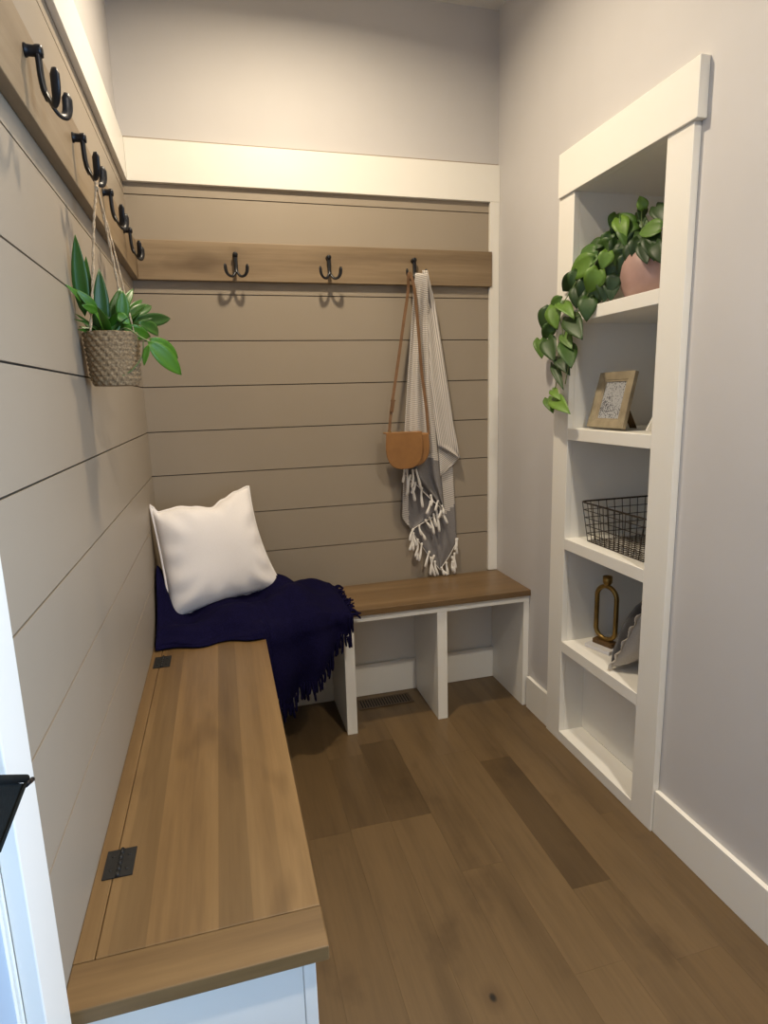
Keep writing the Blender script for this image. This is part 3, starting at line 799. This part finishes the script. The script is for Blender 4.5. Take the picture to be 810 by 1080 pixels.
gc = thing('throw_pillow', 'small grey and oatmeal pillow with ruffled edge leaning on the fourth shelf', 'pillow', (1.36, -.82, cz))
GBL, GBR, GTL, GTR = V((1.290, -.776, cz+.012)), V((1.47, -.715, cz+.020)), V((1.342, -.856, cz+.24)), V((1.53, -.785, cz+.24))
o, edge, nn = pillow('cushion', GBL, GBR, GTL, GTR, .095, ['creamfab', 'greyfab'], gc, seed=9, wr=.004, both=True, n=30)
bm = bmesh.new(); cen = (GBL+GBR+GTL+GTR)/4
E = edge; m_ = len(E)-1; prev = None; first = None
for k in range(m_):
    for sub_ in range(3):
        t = sub_/3; p = E[k].lerp(E[k+1], t); out = (p-cen).normalized(); ph = (k*3+sub_)*.42+1.5*noise.noise(V((k*.21, 0, 0)))
        a = bm.verts.new(p-out*.004); b = bm.verts.new(p+out*.012+nn*(.005*math.sin(ph)))
        if b.co.z < cz+.002: b.co.z = cz+.002
        if prev:
            f = bm.faces.new((prev[0], a, b, prev[1])); f.smooth = True
        else: first = (a, b)
        prev = (a, b)
bm.faces.new((prev[0], first[0], first[1], prev[1]))
link('ruffle', bm, 'creamfab', gc, solid=.0022, smooth=True)

# ------------------------------------------------------------------ navy blanket
bl = thing('throw_blanket', 'dark navy fringed throw blanket draped over the corner of both benches', 'blanket', (.3, -.25, HB))
nx, ny = 72, 64
def y_end(x): return -.425+.055*sm(.335, .42, x)+.055*sm(.42, .60, x) + .010*math.sin(x*37)
def z_end(x):
    hang = sm(.318, .346, x)
    zz = .235+.022*math.sin(x*60)+.015*sm(.40, .43, x) + .10*sm(.44, .54, x)+.045*sm(.54, .58, x)+.08*sm(.585, .605, x)
    return (HB+.004)*(1-hang)+min(zz, HB+.004)*hang
def top_h(x, y):
    h = .030
    h += .055*math.exp(-((y+.12)/.12)**2)*sm(.62, .35, x) * .6
    h += .16*math.exp(-((x-.0)/.045)**2)*math.exp(-((y+.20)/.10)**2)
    h += .020*math.exp(-((y+.30)/.08)**2)*sm(.05, .2, x)*sm(.60, .40, x)
    h += .030*math.exp(-(((x-.43)/.09)**2))*math.exp(-((y+.16)/.12)**2)
    h += .010*math.sin(x*26+y*14)+.007*math.sin(y*41-x*17)+.016*noise.noise(V((x*9, y*9, 1.7)))+.007*noise.noise(V((x*26, y*20, 4.7)))
    h *= (.35+.65*sm(.62, .50, x))
    return max(h, .006)
XR = .612
bm = bmesh.new(); GR = []
endpts = []; endnext = []
for i in range(nx+1):
    x0 = .008+(XR-.008)*i/nx; col = []
    ye = y_end(x0); ze = z_end(x0); La = -.022-ye; drop = HB+.03-ze; R = .025
    Lt = La+drop+.02
    for j in range(ny+1):
        s = Lt*j/ny
        x = x0
        if s < La:
            y = -.022-s
            rnd = sm(0, .045, La-s)                        # rounds over towards the front edge
            z = HB+top_h(x0, y)*(.55+.45*rnd)
            if x0 > .6: z = HB+.006
        else:
            d = s-La; y = ye-.022*math.sin(min(1, d/.05)*PI/2) - .012*math.sin(x0*52+d*6)*sm(.0, .12, d)+.004*math.sin(d*30)
            zt_ = HB+top_h(x0, ye)*.55
            z = zt_+(ze-zt_)*min(1, d/(drop+.02))
            x = x0+.010*math.sin(d*22+x0*9)*sm(.03, .12, d)*sm(.34, .37, x0)
            if d < drop*.5 and x0 <= .32: y = ye-.022*math.sin(min(1, d/.03)*PI/2)
        col.append(bm.verts.new((x, y, z)))
    GR.append(col)
    if x0 > .336: endpts.append((V(col[-1].co), V(col[-1].co)-V(col[-3].co)))
for i in range(nx):
    for j in range(ny):
        f = bm.faces.new((GR[i][j], GR[i+1][j], GR[i+1][j+1], GR[i][j+1])); f.smooth = True
sidepts = [V(GR[nx][j].co) for j in range(2, ny-2, 3)]
cl = link('cloth', bm, 'navy', bl, smooth=True, sub=1, solid=.007)
k = 0
def strand(p, d, L, par, mat, r=.0042, wig=.010):
    bm = bmesh.new()
    d = d.normalized(); side = d.orthogonal().normalized()
    ph = random.uniform(0, 6)
    pts = [p-d*.004] + [p+d*(L*t)+side*(wig*math.sin(ph+t*4)*t)+V((0,0,-.25*L*t*t if abs(d.z) < .6 else 0)) for t in (.2, .45, .7, 1)]
    rad = [r*.8, r, r*.9, r*.8, r*.45]
    pp_ = catmull(pts, 3); rr = [rad[min(4, int(i/3+.0))] for i in range(len(pp_))]
    tube(bm, pp_, rr, 7)
    return link('tassel', bm, mat, par, smooth=True)
for p, d in endpts[::1]:
    strand(p, V((random.uniform(-.10,.12), random.uniform(-.06,.05), -1)), random.uniform(.035, .075), bl, 'navy', random.uniform(.0042,.0062), .004)
for p in sidepts:
    if p.z > HB-.02: strand(p, V((1, random.uniform(-.3,.3), random.uniform(-.1,.25))), random.uniform(.018, .034), bl, 'navy', .0046)

# ------------------------------------------------------------------ striped towel
tw = thing('striped_towel', 'striped cotton towel with grey ends and cream tassels hanging from the right hook', 'towel', (.97, -.03, 1.0))
bm = bmesh.new(); uvl = bm.loops.layers.uv.new('UVMap')
def ipoly(poly, y):
    for (x0, y0), (x1, y1) in zip(poly[:-1], poly[1:]):
        if y0 <= y <= y1: return x0+(x1-x0)*((y-y0)/(y1-y0) if y1 > y0 else 0)
    return poly[-1][0] if y > poly[-1][1] else poly[0][0]
def sheet(left, right, ydep, amp, folds, striped, ang, ph=0, nr=90, nc=36):
    """cloth layer; striped(px,py)->bool; ang: direction (deg) of the stripes' normal in the cloth"""
    ytop = left[0][1]; ybot = max(left[-1][1], right[-1][1]); ytop = max(left[0][1], right[0][1])
    rows = []
    for r in range(nr+1):
        py = ytop+(ybot-ytop)*r/nr; xl = ipoly(left, py); xr = max(ipoly(right, py), xl+.05)
        row = []
        for c in range(nc+1):
            u = c/nc; px = xl+(xr-xl)*u
            w = math.sin(u*folds*2*PI+ph+.8*math.sin(r/nr*3))
            f = sm(0, .2, u)*sm(1, .8, u)
            dep = ydep-amp*w*(.4+.6*f)*(.45+.55*sm(0, .4, r/nr)) + .004*noise.noise(V((px*.08, py*.03, ydep*50)))
            tp = (1-sm(0, .22, r/nr)) if ytop < 300 else 0; dep = min(dep, -.004)*(1-tp)+(-.069+.3*(ydep+.025))*tp
            p = at(px, py, 'y', dep)
            row.append((bm.verts.new(p), px, py))
        rows.append(row)
    ca_, sa_ = math.cos(math.radians(ang)), math.sin(math.radians(ang))
    for r in range(nr):
        for c in range(nc):
            q = (rows[r][c], rows[r][c+1], rows[r+1][c+1], rows[r+1][c])
            f = bm.faces.new([t[0] for t in q]); f.smooth = True
            cx_ = sum(t[1] for t in q)/4; cy_ = sum(t[2] for t in q)/4; s_ = 1.0 if striped(cx_, cy_) else 0.0
            for l, t in zip(f.loops, q):
                X = l.vert.co.x*ca_+l.vert.co.z*sa_
                l[uvl].uv = (X, s_)
S = sheet
# rear layer, ends in the lowest point
S([(441,289),(432,400),(430,500),(434,559),(436,563),(464,601)], [(450,289),(462,380),(474,440),(479,520),(481,560),(482,570),(464,601)], -.013, .004, 1.6, lambda x, y: y < 548-(x-462)*.9 and x > 455, 72, .5)
# middle layer, hem runs from lower left up to the right point
S([(440,289),(431,400),(427,470),(425,520),(424,546),(434,559)], [(446,289),(455,400),(464,480),(467,520),(468.5,538),(434,559.5)], -.022, .005, 1.3, lambda x, y: x < 431 and y < 553, 75, 1.2)
# front layer, striped then grey, hem falls to the right
S([(438,288),(435,325),(430,400),(427,450),(425,499),(468,538.5)], [(450.5,286),(453,340),(456,410),(461,470),(465,510),(468.5,538.5)], -.038, .011, 2.1, lambda x, y: y < 486-(462-x)*.35, 78, 2.0)
# right drape with faded stripes, and its turned-back corner
S([(456,440),(462,471),(464,500)], [(470,440),(485,483),(464,503)], -.027, .002, .6, lambda x, y: True, 120, .6, 40, 20)
S([(445.5,285),(450,330),(454,400),(458,440),(462,470),(484,482.5)], [(450.5,283.5),(459,320),(468,380),(477,440),(485,482),(485.5,483)], -.040, .005, 1.1, lambda x, y: True, 8, .2)
bmesh.ops.remove_doubles(bm, verts=bm.verts[:], dist=.00005)
link('cloth', bm, 'towel', tw, smooth=True, solid=.0018)
def knot_tassel(px, py, dx, dy, dep, r=.0042):
    p = at(px, py, 'y', dep); e = at(px+dx*1.05, py+dy*1.05, 'y', dep-.004); p = p-(e-p)*.16; e.z = max(e.z, HB+.003); L = e-p
    bm = bmesh.new(); w = random.uniform(-.004, .004)
    pts = catmull([p, p+L*.3+V((w,0,0)), p+L*.6+V((w*1.2,-.002,0)), e], 4); n = len(pts)
    rad = []
    for i in range(n):
        t = i/(n-1); rad.append(r*(.62+.25*math.exp(-((t-.10)/.06)**2)+.30*sm(.35, .8, t)-.2*sm(.92, 1, t)))
    tube(bm, pts, rad, 9)
    return link('tassel', bm, 'tassel', tw, smooth=True)
def c5(x, y): return (400+x/6, 440+y/6)
TS = [ # crop coords start -> end, depth
 (160,340,150,410,-.046),(175,345,180,480,-.048),(195,380,175,490,-.046),(210,345,205,440,-.050),(205,430,225,525,-.046),(235,345,262,450,-.048),(225,420,205,480,-.044),(270,460,275,565,-.044),
 (325,500,325,560,-.044),(322,540,300,610,-.044),(370,535,355,590,-.043),(395,565,405,610,-.043),(405,600,430,670,-.043),
 (385,580,372,640,-.036),(362,600,380,720,-.036),(345,620,362,690,-.034),(320,645,345,735,-.034),(295,655,325,700,-.034),(255,690,270,745,-.032),(265,730,290,775,-.032),
 (215,715,195,780,-.030),(205,760,192,840,-.028),(218,740,235,810,-.030),(210,770,215,840,-.028),(240,785,228,880,-.026),(268,810,252,905,-.024),(238,830,240,900,-.026),(315,860,292,945,-.022),(345,890,325,995,-.020),(355,920,372,995,-.020),(330,900,352,1000,-.022),
 (395,955,410,1000,-.018),(425,930,435,1020,-.018),(400,970,430,1018,-.020),(462,895,475,985,-.018),(478,870,485,950,-.018),(488,780,492,860,-.017),(492,775,480,840,-.017),(465,920,470,975,-.020)]
for a, b, c, d, dep in TS:
    p0 = c5(a, b); p1 = c5(c, d); knot_tassel(p0[0], p0[1], p1[0]-p0[0], p1[1]-p0[1], dep-.004, .0060)
for pts, dep in ((((425,499),(440,512),(455,527),(468.5,538.5)), -.046), (((434,559),(445,552),(457,545),(468,539)), -.031), (((436,563),(450,583),(464,601)), -.021), (((464,601),(474,586),(482,571)), -.021)):
    bm = bmesh.new(); tube(bm, catmull([at(x, y, 'y', dep) for x, y in pts], 8), .0017, 8); link('hem_cord', bm, 'tassel', tw)

# ------------------------------------------------------------------ crossbody bag
bg = thing('crossbody_bag', 'tan leather saddle crossbody bag hanging from the right hook over the towel', 'bag', (.88, -.07, .90))
def dshape(cx, w, zt, zb, n=24, top=.004):
    """rounded-bottom outline in x,z"""
    hw = w/2; H = zt-zb; pts = []
    for k in range(n+1):
        a = PI*k/n
        c, s = math.cos(a), math.sin(a)
        pts.append((cx+hw*math.copysign(abs(c)**.72, c), zt-H*.36-(H*.64)*abs(s)**.82))
    pts = [(cx+hw*.96, zt)]+pts+[(cx-hw*.96, zt)]
    return pts
def extr(bm, pts, y0, y1, bulge=0):
    a = [bm.verts.new((x, y0, z)) for x, z in pts]; b = [bm.verts.new((x, y1, z)) for x, z in pts]
    n = len(pts)
    bm.faces.new(a); bm.faces.new(b[::-1])
    for i in range(n): bm.faces.new((a[i], a[(i+1)%n], b[(i+1)%n], b[i]))
bm = bmesh.new(); extr(bm, dshape(.905, .150, 1.034, .912), -.094, -.055); link('body', bm, 'leather', bg, .006, seg=3)
bm = bmesh.new(); extr(bm, dshape(.8785, .140, 1.040, .9065), -.1045, -.0985)
box(bm, .81, .947, -.1045, -.058, 1.0355, 1.0405)
link('flap', bm, 'leather', bg, .002)
bm = bmesh.new()
def ribbon(bm, pts, w, th, face):
    P = catmull(pts, 8); n = len(P); rows = []
    for i, p in enumerate(P):
        t = (P[min(i+1,n-1)]-P[max(i-1,0)]).normalized(); f = Vector(face); s = t.cross(f).normalized(); f2 = s.cross(t)
        rows.append([bm.verts.new(p+s*(sx*w/2)+f2*(sf*th/2)) for sx, sf in ((-1,-1),(1,-1),(1,1),(-1,1))])
    for i in range(n-1):
        for k in range(4): bm.faces.new((rows[i][k], rows[i][(k+1)%4], rows[i+1][(k+1)%4], rows[i+1][k]))
    bm.faces.new(rows[0][::-1]); bm.faces.new(rows[-1])
hk = V((.9180, -.0790, 1.581))
L_ = [at(410.5, 456, 'y', -.075), at(413, 430, 'y', -.070), at(419, 388, 'y', -.062), at(425, 345, 'y', -.060), at(430, 310, 'y', -.064), hk+V((-.004, .0, .002))]
R_ = [hk+V((.004, 0, .002)), at(437, 305, 'y', -.078), at(441, 345, 'y', -.070), at(444.5, 390, 'y', -.066), at(449, 425, 'y', -.068), at(452, 458, 'y', -.078)]
ribbon(bm, L_[::1]+[hk+V((0,-.001,.006))]+R_, .0105, .0024, (0, -1, 0))
s = link('strap', bm, 'leather_dark', bg)
bm = bmesh.new()
p = at(413.6, 428, 'y', -.073)
ribbon(bm, [p+V((-.004,-.002,-.022)), p+V((0,-.003,0)), p+V((.003,-.003,.022))], .013, .005, (0,-1,0)); tube(bm, [p+V((-.007,-.004,.018)), p+V((.012,-.004,.018))], .0018, 8)
link('buckle', bm, 'leather_dark', s)
bm = bmesh.new(); p = at(410.5, 456, 'y', -.082); lathe(bm, [(.001, -.0915), (.0048, -.091), (.0048, -.086), (.001, -.085)], 16, V((p.x+.001, 0, p.z)), 'y'); link('stud', bm, 'gold', s)

# ------------------------------------------------------------------ light
def area(name, loc, rot, size, power, col, sy=None, shape='DISK', spread=PI):
    l = bpy.data.lights.new(name, 'AREA'); l.shape = shape; l.size = size
    if sy: l.size_y = sy
    l.energy = power; l.color = col; l.spread = spread
    o = bpy.data.objects.new(name, l); COL.objects.link(o); o.location = loc; o.rotation_euler = rot
    return o
WARM = (1.0, .845, .63)
DAYP = 12.5
for i, (x, y, pw) in enumerate(((.54, -.68, 15.5), (1.02, -2.08, 16.5))):
    t = thing('recessed_light', ('round white recessed ceiling light above the corner benches', 'round white recessed ceiling light near the entry side')[i], 'ceiling light', (x, y, ZC))
    bm = bmesh.new(); lathe(bm, [(.050, ZC-.0002), (.075, ZC-.0002), (.074, ZC-.004), (.052, ZC-.005)], 40, (x, y, 0)); link('trim_ring', bm, T, t)
    area('downlight', (x, y, ZC-.012), (0, 0, 0), .10, pw, (WARM, (1.0, .90, .76))[i], spread=math.radians((165, 130)[i]))
area('daylight', (W+.16, (WY0+WY1)/2-.12, (WZ0+WZ1)/2), (0, PI/2, math.radians(-32)), 1.6, DAYP, (.42, .66, 1.0), .75, 'RECTANGLE', math.radians(80))
w = bpy.data.worlds.new('world'); SC.world = w; w.use_nodes = True
w.node_tree.nodes['Background'].inputs[0].default_value = (1.0, .84, .66, 1); w.node_tree.nodes['Background'].inputs[1].default_value = .06

SC.view_settings.view_transform = 'Standard'; SC.view_settings.look = 'None'
SC.view_settings.gamma = 1; SC.view_settings.exposure = 0.17; SC.view_settings.use_curve_mapping = False
